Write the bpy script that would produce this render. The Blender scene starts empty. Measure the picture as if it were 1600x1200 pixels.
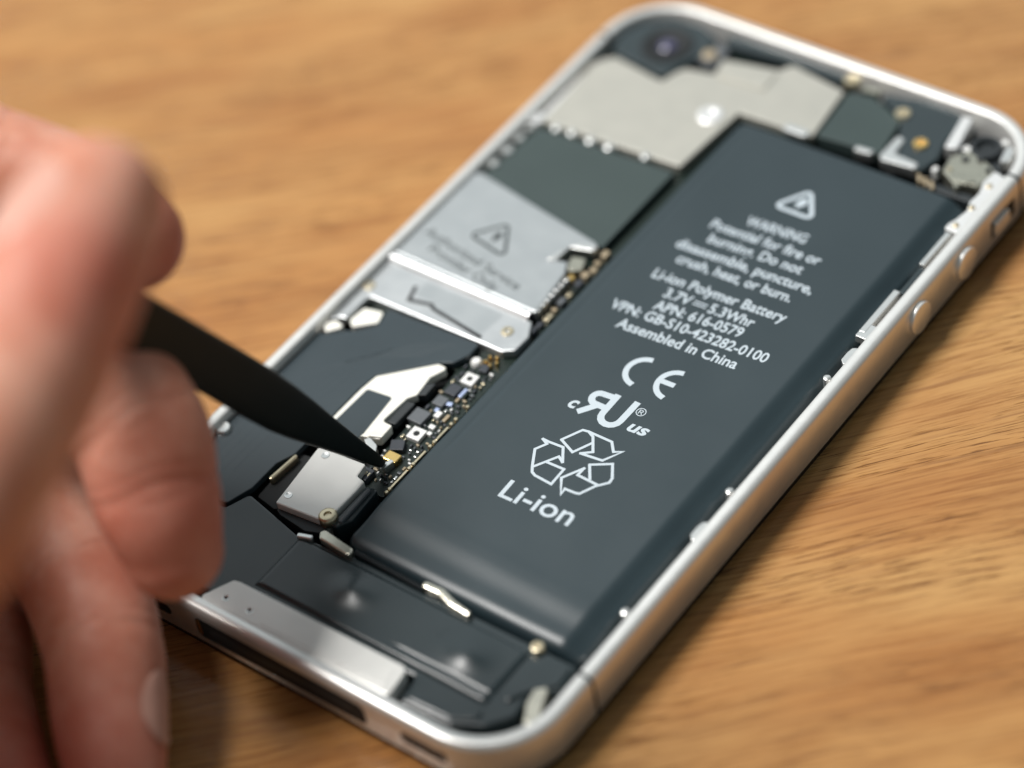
import bpy, bmesh, math, random
from mathutils import Vector, Matrix
from mathutils.bvhtree import BVHTree

C = bpy.context.scene.collection
SC = bpy.context.scene
MM = 0.001
TOP = 7.2                      # height of the phone's rim above the table, mm
PI = math.pi
rnd = random.Random(7)

# ------------------------------------------------------------------ camera, light, exposure
cam_d = bpy.data.cameras.new('camera')
cam_d.lens = 100.0
cam_d.sensor_width = 36.0
cam_d.clip_start = 0.01
cam_d.clip_end = 20.0
cam_d.dof.use_dof = True
cam_d.dof.focus_distance = 0.3315
cam_d.dof.aperture_fstop = 7.3
cam_d.dof.aperture_blades = 0
cam = bpy.data.objects.new('camera', cam_d)
C.objects.link(cam)
_r = Vector((0.7875121815686825, 0.5984155733909224, -0.14738848463888798))
_d = Vector((0.3528895254580777, -0.6339056143251378, -0.6882097463339514))
_f = Vector((-0.5052658178651184, 0.48996170631007724, -0.7103829809664712))
_m = Matrix.Identity(4)
for i in range(3):
    _m[i][0] = _r[i]; _m[i][1] = -_d[i]; _m[i][2] = -_f[i]
_m[0][3] = 0.16846996; _m[1][3] = -0.17730762; _m[2][3] = 0.24026933 + TOP * MM
cam.matrix_world = _m
SC.camera = cam

w = bpy.data.worlds.new('World')
SC.world = w
w.use_nodes = True
bg = w.node_tree.nodes['Background']
bg.inputs['Color'].default_value = (0.80, 0.95, 1.0, 1)
bg.inputs['Strength'].default_value = 0.18


def area(name, loc, target, size, size_y, power, col):
    l = bpy.data.lights.new(name, 'AREA')
    l.shape = 'RECTANGLE'; l.size = size; l.size_y = size_y
    l.energy = power; l.color = col
    o = bpy.data.objects.new(name, l); C.objects.link(o)
    o.location = loc
    o.rotation_euler = (Vector(target) - Vector(loc)).to_track_quat('-Z', 'Y').to_euler()
    return o


area('back_window', (-0.85, 0.90, 0.95), (0, 0, 0), 2.0, 1.2, 4.9, (0.90, 0.97, 1.0))
area('window_light', (-0.44, -0.18, 0.95), (0, -0.02, 0), 0.34, 0.34, 15.8, (1.0, 0.98, 0.95))

SC.view_settings.view_transform = 'Standard'
SC.view_settings.look = 'None'
SC.view_settings.exposure = 0.0
SC.view_settings.gamma = 1.0
SC.cycles.max_bounces = 8
SC.cycles.use_denoising = True


# ------------------------------------------------------------------ materials
def new_mat(name):
    m = bpy.data.materials.new(name)
    m.use_nodes = True
    nt = m.node_tree
    return m, nt, nt.nodes['Principled BSDF']


def plain(name, col, rough=0.5, metal=0.0, noise=0.0, nscale=900.0, bump=0.0, bscale=3000.0, spec=0.5, aniso=None, coat=0.0):
    m, nt, b = new_mat(name)
    b.inputs['Roughness'].default_value = rough
    b.inputs['Metallic'].default_value = metal
    b.inputs['Specular IOR Level'].default_value = spec
    b.inputs['Coat Weight'].default_value = coat
    tc = nt.nodes.new('ShaderNodeTexCoord')
    vec = tc.outputs['Object']
    if aniso:
        mp = nt.nodes.new('ShaderNodeMapping')
        mp.inputs['Scale'].default_value = aniso
        nt.links.new(vec, mp.inputs['Vector'])
        vec = mp.outputs['Vector']
    n = nt.nodes.new('ShaderNodeTexNoise')
    n.inputs['Scale'].default_value = nscale
    n.inputs['Detail'].default_value = 5
    nt.links.new(vec, n.inputs['Vector'])
    mix = nt.nodes.new('ShaderNodeMix'); mix.data_type = 'RGBA'
    a = tuple(max(0, c * (1 - noise)) for c in col) + (1,)
    z = tuple(min(1, c * (1 + noise)) for c in col) + (1,)
    mix.inputs[6].default_value = a; mix.inputs[7].default_value = z
    nt.links.new(n.outputs['Fac'], mix.inputs[0])
    nt.links.new(mix.outputs[2], b.inputs['Base Color'])
    if noise > 0:
        mr = nt.nodes.new('ShaderNodeMapRange')
        mr.inputs['To Min'].default_value = max(0.03, rough - 0.08)
        mr.inputs['To Max'].default_value = min(1, rough + 0.08)
        nt.links.new(n.outputs['Fac'], mr.inputs['Value'])
        nt.links.new(mr.outputs['Result'], b.inputs['Roughness'])
    if bump > 0:
        n2 = nt.nodes.new('ShaderNodeTexNoise')
        n2.inputs['Scale'].default_value = bscale
        n2.inputs['Detail'].default_value = 3
        nt.links.new(vec, n2.inputs['Vector'])
        bp = nt.nodes.new('ShaderNodeBump')
        bp.inputs['Strength'].default_value = bump
        bp.inputs['Distance'].default_value = 0.00005
        nt.links.new(n2.outputs['Fac'], bp.inputs['Height'])
        nt.links.new(bp.outputs['Normal'], b.inputs['Normal'])
    return m


M = {}
M['steel'] = plain('brushed_steel', (0.84, 0.83, 0.80), 0.34, 0.62, 0.04, 700, 0.10, 2500)
M['rim'] = plain('satin_rim', (0.80, 0.80, 0.79), 0.42, 0.55, 0.04, 900, 0.1, 3000)
M['shield'] = plain('nickel_shield', (0.50, 0.485, 0.43), 0.46, 0.5, 0.06, 350, 0.25, 1500)
M['shield_cool'] = plain('silver_shield', (0.50, 0.52, 0.525), 0.36, 0.8, 0.05, 300, 0.2, 1200)
M['bright'] = plain('bright_metal', (0.74, 0.74, 0.72), 0.30, 0.9, 0.05, 900)
M['tray'] = plain('satin_tray', (0.86, 0.85, 0.81), 0.34, 0.2, 0.08, 260, 0.35, 900)
M['cream'] = plain('cream_foil', (0.88, 0.87, 0.79), 0.45, 0.05, 0.03, 500)
M['foil'] = plain('crumpled_foil', (0.42, 0.41, 0.34), 0.30, 0.85, 0.22, 900, 1.0, 900)
M['gold'] = plain('gold_plating', (0.85, 0.58, 0.22), 0.28, 1.0, 0.08, 900)
M['brass'] = plain('pale_brass', (0.66, 0.57, 0.40), 0.32, 1.0, 0.08, 900)
M['battery'] = plain('battery_pouch', (0.022, 0.037, 0.044), 0.40, 0.0, 0.12, 90, 0.10, 2200, 0.55)
M['film'] = plain('flex_film', (0.024, 0.038, 0.046), 0.38, 0.0, 0.14, 120, 0.15, 1500, 0.6)
M['tape'] = plain('graphite_tape', (0.036, 0.056, 0.054), 0.55, 0.0, 0.14, 140, 0.2, 2400, 0.5)
M['plastic'] = plain('glossy_black_plastic', (0.020, 0.032, 0.036), 0.30, 0.0, 0.12, 200, 0.12, 1500, 0.6)
M['matte'] = plain('matte_black_plastic', (0.018, 0.023, 0.026), 0.55, 0.0, 0.15, 300, 0.2, 2500)
M['dark'] = plain('dark_cavity', (0.008, 0.010, 0.011), 0.7)  # near-black colour stands in for shade inside gaps, ports and holes
M['glass'] = plain('black_glass', (0.006, 0.007, 0.008), 0.08, 0.0)
M['lens'] = plain('lens_glass', (0.035, 0.028, 0.085), 0.12, 0.0, spec=0.9, coat=1.0)
M['pcb'] = plain('dark_green_board', (0.005, 0.014, 0.010), 0.38, 0.0, 0.25, 1400, 0.3, 4000)
M['contact'] = plain('contact_metal', (0.60, 0.57, 0.48), 0.30, 0.9, 0.12, 600, 0.4, 900)
M['shield_mid'] = plain('silver_foot', (0.56, 0.575, 0.58), 0.40, 0.85, 0.06, 300, 0.3, 900)
M['chip'] = plain('chip_epoxy', (0.040, 0.045, 0.055), 0.42, 0.0, 0.10, 2000)
M['chip_grey'] = plain('chip_grey', (0.11, 0.12, 0.13), 0.40, 0.0, 0.08, 2000)
M['ceramic'] = plain('tan_ceramic', (0.36, 0.29, 0.19), 0.4, 0.0, 0.15, 2000)
M['white'] = plain('white_part', (0.80, 0.80, 0.78), 0.45, 0.1, 0.03, 900)
M['bluish'] = plain('pale_blue_part', (0.42, 0.50, 0.72), 0.35, 0.3, 0.05, 900)
M['ink'] = plain('pale_grey_ink', (0.52, 0.59, 0.64), 0.6, 0.0, 0.03, 900)
M['ink_dark'] = plain('dark_print', (0.03, 0.04, 0.04), 0.6, 0.0, 0.05, 900)
M['spudger'] = plain('black_nylon', (0.003, 0.0075, 0.007), 0.44, 0.0, 0.15, 300, 0.25, 1800, 0.35)


def wood_mat():
    m, nt, b = new_mat('oak_veneer')
    N = nt.nodes.new; L = nt.links.new
    tc = N('ShaderNodeTexCoord')
    rot = N('ShaderNodeMapping'); rot.inputs['Rotation'].default_value = (0, 0, math.radians(-45))
    L(tc.outputs['Object'], rot.inputs['Vector'])
    # slow bend of the grain
    wn = N('ShaderNodeTexNoise'); wn.inputs['Scale'].default_value = 9; wn.inputs['Detail'].default_value = 2
    L(rot.outputs['Vector'], wn.inputs['Vector'])
    sub = N('ShaderNodeVectorMath'); sub.operation = 'SUBTRACT'; sub.inputs[1].default_value = (0.5, 0.5, 0.5)
    L(wn.outputs['Color'], sub.inputs[0])
    scl = N('ShaderNodeVectorMath'); scl.operation = 'MULTIPLY'; scl.inputs[1].default_value = (0.0, 0.016, 0.0)
    L(sub.outputs[0], scl.inputs[0])
    add = N('ShaderNodeVectorMath'); add.operation = 'ADD'
    L(rot.outputs['Vector'], add.inputs[0]); L(scl.outputs[0], add.inputs[1])

    def noise(sx, sy, scale, detail, rough=0.55):
        mp = N('ShaderNodeMapping'); mp.inputs['Scale'].default_value = (sx, sy, 1)
        L(add.outputs[0], mp.inputs['Vector'])
        n = N('ShaderNodeTexNoise'); n.inputs['Scale'].default_value = scale
        n.inputs['Detail'].default_value = detail; n.inputs['Roughness'].default_value = rough
        L(mp.outputs['Vector'], n.inputs['Vector'])
        return n.outputs['Fac']

    def ramp(fac, stops):
        r = N('ShaderNodeValToRGB')
        els = r.color_ramp.elements
        while len(els) < len(stops): els.new(0.5)
        for e, (p, c) in zip(els, stops):
            e.position = p; e.color = c if len(c) == 4 else (*c, 1)
        L(fac, r.inputs['Fac'])
        return r.outputs['Color']

    def mixc(mode, fac, a, c):
        x = N('ShaderNodeMix'); x.data_type = 'RGBA'; x.blend_type = mode
        if isinstance(fac, float): x.inputs[0].default_value = fac
        else: L(fac, x.inputs[0])
        L(a, x.inputs[6])
        if isinstance(c, tuple): x.inputs[7].default_value = (*c, 1)
        else: L(c, x.inputs[7])
        return x.outputs[2]
    base = ramp(noise(4, 28, 1.6, 4), [(0.28, (0.33, 0.155, 0.052)), (0.46, (0.46, 0.240, 0.085)), (0.60, (0.52, 0.295, 0.110)), (0.78, (0.37, 0.185, 0.068))])
    blot = ramp(noise(10, 26, 2.2, 3), [(0.35, (0.84, 0.70, 0.60)), (0.60, (1.0, 1.0, 1.0))])
    c1 = mixc('MULTIPLY', 0.8, base, blot)
    fine = ramp(noise(60, 1500, 1.0, 5, 0.7), [(0.30, (0.55, 0.43, 0.33)), (0.50, (0.95, 0.93, 0.90)), (0.72, (1.12, 1.14, 1.10))])
    c2 = mixc('MULTIPLY', 0.95, c1, fine)
    # short dark pores along the grain
    pm = noise(150, 3400, 1.0, 3, 0.6)
    where = ramp(noise(16, 80, 1.3, 4), [(0.40, (0, 0, 0)), (0.55, (1, 1, 1))])
    pore = ramp(pm, [(0.36, (1, 1, 1)), (0.45, (0, 0, 0))])
    pf = mixc('MULTIPLY', 1.0, pore, where)
    c3 = mixc('MIX', pf, c2, (0.16, 0.066, 0.022))
    streak = ramp(noise(34, 900, 1.0, 4, 0.65), [(0.33, (0.9, 0.9, 0.9)), (0.43, (0, 0, 0))])
    c4 = mixc('MIX', streak, c3, (0.27, 0.125, 0.045))
    L(c4, b.inputs['Base Color'])
    b.inputs['Roughness'].default_value = 0.18
    b.inputs['Specular IOR Level'].default_value = 0.35
    hb = N('ShaderNodeMath'); hb.operation = 'SUBTRACT'
    L(noise(60, 1500, 1.0, 5, 0.7), hb.inputs[0])
    sp = N('ShaderNodeSeparateColor'); L(pf, sp.inputs[0]); L(sp.outputs[0], hb.inputs[1])
    bp = N('ShaderNodeBump'); bp.inputs['Strength'].default_value = 0.35; bp.inputs['Distance'].default_value = 0.0001
    L(hb.outputs[0], bp.inputs['Height']); L(bp.outputs['Normal'], b.inputs['Normal'])
    return m


def skin_mat():
    m, nt, b = new_mat('skin')
    N = nt.nodes.new; L = nt.links.new
    tc = N('ShaderNodeTexCoord')
    n1 = N('ShaderNodeTexNoise'); n1.inputs['Scale'].default_value = 130; n1.inputs['Detail'].default_value = 6; n1.inputs['Roughness'].default_value = 0.65
    L(tc.outputs['Object'], n1.inputs['Vector'])
    r = N('ShaderNodeValToRGB')
    e = r.color_ramp.elements
    e[0].position = 0.38; e[0].color = (0.53, 0.215, 0.135, 1)
    e[1].position = 0.62; e[1].color = (0.66, 0.35, 0.25, 1)
    L(n1.outputs['Fac'], r.inputs['Fac'])
    at = N('ShaderNodeAttribute'); at.attribute_name = 'flush'
    mx = N('ShaderNodeMix'); mx.data_type = 'RGBA'
    mx.inputs[7].default_value = (0.55, 0.115, 0.08, 1)
    L(at.outputs['Fac'], mx.inputs[0]); L(r.outputs['Color'], mx.inputs[6])
    L(mx.outputs[2], b.inputs['Base Color'])
    b.inputs['Roughness'].default_value = 0.56
    b.inputs['Specular IOR Level'].default_value = 0.35
    b.inputs['Subsurface Weight'].default_value = 0.35
    b.inputs['Subsurface Radius'].default_value = (1.0, 0.35, 0.2)
    b.inputs['Subsurface Scale'].default_value = 0.0025
    v = N('ShaderNodeTexVoronoi'); v.inputs['Scale'].default_value = 1600
    L(tc.outputs['Object'], v.inputs['Vector'])
    bp = N('ShaderNodeBump'); bp.inputs['Strength'].default_value = 0.3; bp.inputs['Distance'].default_value = 0.0001
    L(v.outputs['Distance'], bp.inputs['Height']); L(bp.outputs['Normal'], b.inputs['Normal'])
    return m


M['wood'] = wood_mat()
M['skin'] = skin_mat()
M['nail'] = plain('fingernail', (0.62, 0.335, 0.26), 0.36, 0.0, 0.05, 400)


# ------------------------------------------------------------------ helpers (all input in mm; z counted from the phone's rim)
def V(x, y, z):
    return (x * MM, y * MM, (z + TOP) * MM)


def link(name, me, mat, parent=None, smooth=False):
    o = bpy.data.objects.new(name, me)
    C.objects.link(o)
    if mat is not None: me.materials.append(mat)
    if parent is not None: o.parent = parent
    if smooth:
        for p in me.polygons: p.use_smooth = True
    return o


def thing(name, label, cat, loc=(0, 0, 0)):
    o = bpy.data.objects.new(name, None); C.objects.link(o)
    o.empty_display_size = 0.01
    o.location = loc; o['label'] = label; o['category'] = cat
    return o


def area2(p):
    return sum(p[i - 1][0] * p[i][1] - p[i][0] * p[i - 1][1] for i in range(len(p))) / 2


def rounded(pts, r, seg=5):
    if area2(pts) < 0: pts = pts[::-1]
    if r <= 0: return [tuple(p) for p in pts]
    out = []
    n = len(pts)
    for i in range(n):
        a = Vector(pts[i - 1]); b = Vector(pts[i]); c = Vector(pts[(i + 1) % n])
        u = (a - b); v = (c - b)
        lu, lv = u.length, v.length
        if lu < 1e-6 or lv < 1e-6: continue
        u /= lu; v /= lv
        ang = u.angle(v)
        if ang > PI - 0.08: out.append(tuple(b)); continue
        t = min(r / math.tan(ang / 2), 0.45 * lu, 0.45 * lv)
        rr = t * math.tan(ang / 2)
        cen = b + (u + v).normalized() * (rr / math.sin(ang / 2))
        p0 = b + u * t; p1 = b + v * t
        a0 = math.atan2(p0.y - cen.y, p0.x - cen.x); a1 = math.atan2(p1.y - cen.y, p1.x - cen.x)
        da = (a1 - a0 + PI) % (2 * PI) - PI
        for k in range(seg + 1):
            q = a0 + da * k / seg
            out.append((cen.x + rr * math.cos(q), cen.y + rr * math.sin(q)))
    return out


def prism(name, pts, z1, z0, mat, parent, r=0.3, bevel=0.12, seg=4):
    """A plate with the given outline from z0 up to z1, its top edge bevelled."""
    p = rounded(pts, r, seg)
    bm = bmesh.new()
    vs = [bm.verts.new(V(x, y, z0)) for x, y in p]
    f = bm.faces.new(vs)
    ret = bmesh.ops.extrude_face_region(bm, geom=[f])
    top = [g for g in ret['geom'] if isinstance(g, bmesh.types.BMVert)]
    bmesh.ops.translate(bm, verts=top, vec=(0, 0, (z1 - z0) * MM))
    bmesh.ops.recalc_face_normals(bm, faces=bm.faces)
    if bevel > 0:
        zt = (z1 + TOP) * MM - 1e-7
        ed = [e for e in bm.edges if all(v.co.z >= zt for v in e.verts)]
        bmesh.ops.bevel(bm, geom=ed, offset=bevel * MM, segments=2, profile=0.6, affect='EDGES', clamp_overlap=True)
    me = bpy.data.meshes.new(name); bm.to_mesh(me); bm.free()
    o = link(name, me, mat, parent)
    return o


def rect(x0, x1, y0, y1):
    return [(x0, y0), (x1, y0), (x1, y1), (x0, y1)]


def box(name, x0, x1, y0, y1, z1, z0, mat, parent, r=0.08, bevel=0.06):
    return prism(name, rect(x0, x1, y0, y1), z1, z0, mat, parent, r, bevel, 2)


def rbox(name, cx, cy, lx, ly, ang, z1, z0, mat, parent, r=0.06, bevel=0.05):
    c, s = math.cos(ang), math.sin(ang)
    pts = [(cx + c * a * lx / 2 - s * b * ly / 2, cy + s * a * lx / 2 + c * b * ly / 2) for a, b in ((-1, -1), (1, -1), (1, 1), (-1, 1))]
    return prism(name, pts, z1, z0, mat, parent, r, bevel, 2)


def lathe(name, cx, cy, prof, mat, parent, n=28):
    """prof: (radius, z) from the outside bottom up and in to the axis."""
    vs, fs = [], []
    for r, z in prof:
        for k in range(n):
            a = 2 * PI * k / n
            vs.append(V(cx + r * math.cos(a), cy + r * math.sin(a), z))
    for i in range(len(prof) - 1):
        for k in range(n):
            fs.append((i * n + k, i * n + (k + 1) % n, (i + 1) * n + (k + 1) % n, (i + 1) * n + k))
    fs.append(tuple((len(prof) - 1) * n + k for k in range(n)))
    me = bpy.data.meshes.new(name); me.from_pydata(vs, [], fs)
    o = link(name, me, mat, parent)
    for p in me.polygons: p.use_smooth = True
    me.set_sharp_from_angle(angle=math.radians(40))
    return o


def screw(name, cx, cy, r, z, mat, parent, slot=True):
    o = lathe(name, cx, cy, [(r, z - 1.2), (r, z - 0.18), (r * 0.9, z - 0.04), (r * 0.72, z), (r * 0.42, z), (r * 0.36, z - 0.22), (0.02, z - 0.25)], mat, parent, 20)
    return o


def heightfield(name, x0, x1, y0, y1, nx, ny, hf, zb, mat, parent):
    vs, fs = [], []
    for j in range(ny + 1):
        for i in range(nx + 1):
            x = x0 + (x1 - x0) * i / nx; y = y0 + (y1 - y0) * j / ny
            x, y, z = hf(x, y)
            vs.append(V(x, y, z))
    W = nx + 1
    for j in range(ny):
        for i in range(nx):
            a = j * W + i
            fs.append((a, a + 1, a + 1 + W, a + W))
    edge = [i for i in range(W)] + [j * W + nx for j in range(1, ny + 1)] + [ny * W + i for i in range(nx - 1, -1, -1)] + [j * W for j in range(ny - 1, 0, -1)]
    b0 = len(vs)
    for e in edge:
        x, y, z = vs[e]; vs.append((x, y, (zb + TOP) * MM))
    n = len(edge)
    for k in range(n):
        fs.append((edge[k], b0 + k, b0 + (k + 1) % n, edge[(k + 1) % n]))
    me = bpy.data.meshes.new(name); me.from_pydata(vs, [], fs)
    o = link(name, me, mat, parent)
    for p in me.polygons: p.use_smooth = True
    me.set_sharp_from_angle(angle=math.radians(50))
    return o


def ribbon(bm, pts, wd, z, t=0.02, closed=False):
    """A thin raised line along pts."""
    P = [Vector(p) for p in pts]
    n = len(P)
    Ls, Rs = [], []
    for i in range(n):
        if closed: a, c = P[i - 1], P[(i + 1) % n]
        else: a, c = P[max(0, i - 1)], P[min(n - 1, i + 1)]
        d1 = (P[i] - a); d2 = (c - P[i])
        if d1.length < 1e-9: d1 = d2
        if d2.length < 1e-9: d2 = d1
        d1 = d1.normalized(); d2 = d2.normalized()
        t_ = (d1 + d2)
        t_ = t_.normalized() if t_.length > 0.2 else d1
        nn = Vector((-t_.y, t_.x))
        k = min(1.8, 1.0 / max(0.35, nn.dot(Vector((-d1.y, d1.x)))))
        ext = Vector((0, 0))
        if not closed and i == 0: ext = -d2 * wd * 0.3
        if not closed and i == n - 1: ext = d1 * wd * 0.3
        Ls.append(P[i] + ext + nn * wd / 2 * k); Rs.append(P[i] + ext - nn * wd / 2 * k)
    lv = [bm.verts.new(V(p.x, p.y, z)) for p in Ls]; rv = [bm.verts.new(V(p.x, p.y, z)) for p in Rs]
    m = n if closed else n - 1
    for i in range(m):
        j = (i + 1) % n
        bm.faces.new((rv[i], rv[j], lv[j], lv[i]))


def ribbons(name, lines, wd, z, mat, parent, closed=False):
    bm = bmesh.new()
    for k, l in enumerate(lines): ribbon(bm, l, wd, z + 0.0015 * k, closed=closed)
    me = bpy.data.meshes.new(name); bm.to_mesh(me); bm.free()
    return link(name, me, mat, parent)


def polymesh(name, polys, z, mat, parent):
    bm = bmesh.new()
    for k, p in enumerate(polys):
        if area2(p) < 0: p = p[::-1]
        bm.faces.new([bm.verts.new(V(x, y, z + 0.0015 * k)) for x, y in p])
    bmesh.ops.triangulate(bm, faces=bm.faces[:])
    me = bpy.data.meshes.new(name); bm.to_mesh(me); bm.free()
    return link(name, me, mat, parent)


def text(name, s, a, b, cap, z, mat, parent, bold=0.0, shear=0.0):
    """A line of print whose middle runs from a to b; cap = height of its capitals in mm."""
    cu = bpy.data.curves.new('type', 'FONT')
    cu.body = s; cu.size = 1.0; cu.offset = bold; cu.resolution_u = 3; cu.shear = shear
    tmp = bpy.data.objects.new('type', cu); C.objects.link(tmp)
    dg = bpy.context.evaluated_depsgraph_get()
    me = bpy.data.meshes.new_from_object(tmp.evaluated_get(dg))
    bpy.data.objects.remove(tmp); bpy.data.curves.remove(cu)
    xs = [v.co.x for v in me.vertices]
    x0, x1 = min(xs), max(xs)
    A = Vector(a); B = Vector(b); d = B - A; L = d.length; d /= L
    nrm = Vector((-d.y, d.x))
    sx = L / (x1 - x0); sy = cap / 0.727
    for v in me.vertices:
        p = A + d * ((v.co.x - x0) * sx) + nrm * ((v.co.y - 0.30) * sy)
        v.co = V(p.x, p.y, z)
    return link(name, me, mat, parent)


def arc(cx, cy, r, a0, a1, n=18, sy=1.0):
    return [(cx + r * math.cos(math.radians(a0 + (a1 - a0) * k / n)), cy + sy * r * math.sin(math.radians(a0 + (a1 - a0) * k / n))) for k in range(n + 1)]


def rrect_contour(hw, hh, R, inset, n=10):
    pts = []
    r = max(0.5, R - inset)
    hw -= inset; hh -= inset
    for cx, cy, a0 in ((hw - r, hh - r, 0), (-hw + r, hh - r, 90), (-hw + r, -hh + r, 180), (hw - r, -hh + r, 270)):
        for k in range(n + 1):
            a = math.radians(a0 + 90 * k / n)
            pts.append((cx + r * math.cos(a), cy + r * math.sin(a)))
    return pts


# ------------------------------------------------------------------ the table top
bm = bmesh.new()
bmesh.ops.create_cube(bm, size=1.0)
bmesh.ops.scale(bm, vec=(1.3, 0.9, 0.03), verts=bm.verts)
bmesh.ops.translate(bm, vec=(0, 0, -0.015), verts=bm.verts)
bmesh.ops.bevel(bm, geom=bm.edges[:], offset=0.003, segments=2, affect='EDGES')
me = bpy.data.meshes.new('table_surface'); bm.to_mesh(me); bm.free()
table = link('table_surface', me, M['wood'])
table['kind'] = 'structure'

# ------------------------------------------------------------------ the phone
phone = thing('smartphone', 'opened smartphone lying face down, back cover off, black battery and silver shields bare', 'smartphone')
HW, HH, RC = 31.95, 57.6, 10.0

# steel band
prof = [(0.10, -6.0), (0.0, -5.85), (0.0, -0.85), (0.05, -0.55), (0.2, -0.27), (0.42, -0.09), (0.7, 0.0), (1.66, 0.0), (1.74, -0.08), (1.74, -6.0)]
vs, fs, N = [], [], 0
for d, z in prof:
    c = rrect_contour(HW, HH, RC, d, 12); N = len(c)
    vs += [V(x, y, z) for x, y in c]
K = len(prof)
for i in range(K):
    j = (i + 1) % K
    for k in range(N):
        q = (k + 1) % N
        fs.append((i * N + k, i * N + q, j * N + q, j * N + k))
me = bpy.data.meshes.new('frame_band'); me.from_pydata(vs, [], fs); me.update()
band = link('frame_band', me, M['steel'], phone, True)
bm = bmesh.new(); bm.from_mesh(me); bmesh.ops.recalc_face_normals(bm, faces=bm.faces); bm.to_mesh(me); bm.free()
me.set_sharp_from_angle(angle=math.radians(50))

# front glass under the band, and the floor inside
prism('front_glass', rrect_contour(HW, HH, RC, 0.35, 8), -6.25, -7.2, M['glass'], phone, 0, 0.2)
prism('gasket', rrect_contour(HW, HH, RC, 0.12, 8), -6.0, -6.25, M['matte'], phone, 0, 0.05)
prism('chassis_plate', rrect_contour(HW, HH, RC, 1.80, 8), -4.2, -5.9, M['dark'], phone, 0, 0.0)  # floor coloured dark so the gaps between parts read as shaded


def band_section(name, y0, y1, side, mat, grow=0.02):
    """A short piece with the band's own section along a straight side."""
    pr = [(d - grow if d < 1 else d + grow, z + (grow if z > -1 else -grow * 0)) for d, z in prof]
    n = len(pr)
    v = [V(side * (HW - d), y, z) for y in (y0, y1) for d, z in pr]
    f = [(i, (i + 1) % n, n + (i + 1) % n, n + i) for i in range(n)] + [tuple(range(n)), tuple(range(2 * n - 1, n - 1, -1))]
    m2 = bpy.data.meshes.new(name); m2.from_pydata(v, [], f); m2.update()
    b2 = bmesh.new(); b2.from_mesh(m2); bmesh.ops.recalc_face_normals(b2, faces=b2.faces); b2.to_mesh(m2); b2.free()
    return link(name, m2, mat, band)


band_section('antenna_gap', 46.3, 46.75, -1, M['matte'])
band_section('antenna_gap', -42.75, -42.3, 1, M['matte'])
band_section('antenna_gap', 47.3, 47.75, 1, M['matte'])


def side_disc(name, y, z, r, t, mat):
    """A round button on the right side of the band."""
    n = 32
    prof2 = [(r + 0.28, 0.0), (r + 0.22, 0.03), (r + 0.02, 0.03), (r, 0.05), (r, t - 0.18), (r - 0.06, t - 0.06), (r - 0.2, t), (0.02, t - 0.08)]
    v, f = [], []
    for rr, xx in prof2:
        for k in range(n):
            a = 2 * PI * k / n
            v.append(V(HW + xx, y + rr * math.cos(a), z + rr * math.sin(a)))
    for i in range(len(prof2) - 1):
        for k in range(n):
            f.append((i * n + k, i * n + (k + 1) % n, (i + 1) * n + (k + 1) % n, (i + 1) * n + k))
    f.append(tuple((len(prof2) - 1) * n + k for k in range(n)))
    m2 = bpy.data.meshes.new(name); m2.from_pydata(v, [], f)
    o = link(name, m2, mat, band, True)
    m2.set_sharp_from_angle(angle=math.radians(40))
    return o


for y in (34.2, 23.6):
    side_disc('volume_button', y, -3.1, 2.15, 0.6, M['steel'])

# silent switch: slot and toggle on the right side
def side_box(name, y0, y1, z0, z1, x0, x1, mat):
    b2 = bmesh.new()
    bmesh.ops.create_cube(b2, size=1.0)
    bmesh.ops.scale(b2, vec=((x1 - x0) * MM, (y1 - y0) * MM, (z1 - z0) * MM), verts=b2.verts)
    bmesh.ops.translate(b2, vec=V((x0 + x1) / 2, (y0 + y1) / 2, (z0 + z1) / 2), verts=b2.verts)
    bmesh.ops.bevel(b2, geom=b2.edges[:], offset=0.12 * MM, segments=2, affect='EDGES')
    m2 = bpy.data.meshes.new(name); b2.to_mesh(m2); b2.free()
    return link(name, m2, mat, band)


side_box('switch_slot', 40.4, 46.2, -4.6, -1.9, HW - 0.6, HW + 0.03, M['dark'])
side_box('mute_switch', 40.9, 44.2, -4.1, -2.2, HW - 0.5, HW + 0.55, M['steel'])


def bottom_slot(name, x0, x1, z0, z1, grow, mat, depth=0.4):
    p = rounded([(x0, z0), (x1, z0), (x1, z1), (x0, z1)], min(0.9, (z1 - z0) * 0.45), 4)
    b2 = bmesh.new()
    a = [b2.verts.new(V(x, -HH - grow, z)) for x, z in p]
    c = [b2.verts.new(V(x, -HH + depth, z)) for x, z in p]
    n = len(p)
    b2.faces.new(a); b2.faces.new(c[::-1])
    for i in range(n): b2.faces.new((a[i], c[i], c[(i + 1) % n], a[(i + 1) % n]))
    bmesh.ops.recalc_face_normals(b2, faces=b2.faces)
    m2 = bpy.data.meshes.new(name); b2.to_mesh(m2); b2.free()
    return link(name, m2, mat, band)


bottom_slot('dock_port', -13.6, 11.6, -4.9, -1.5, 0.03, M['dark'])  # dark plug almost flush with the band, its colour standing for the opening's shade
bottom_slot('port_tongue', -11.6, 9.6, -3.7, -2.7, 0.045, M['matte'])
bottom_slot('port_contact', -13.3, -12.9, -4.4, -2.0, 0.05, M['gold'])
bottom_slot('speaker_grille', 16.6, 23.0, -4.0, -2.3, 0.03, M['dark'])
bottom_slot('microphone_grille', -24.0, -17.6, -4.0, -2.3, 0.03, M['dark'])

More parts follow.
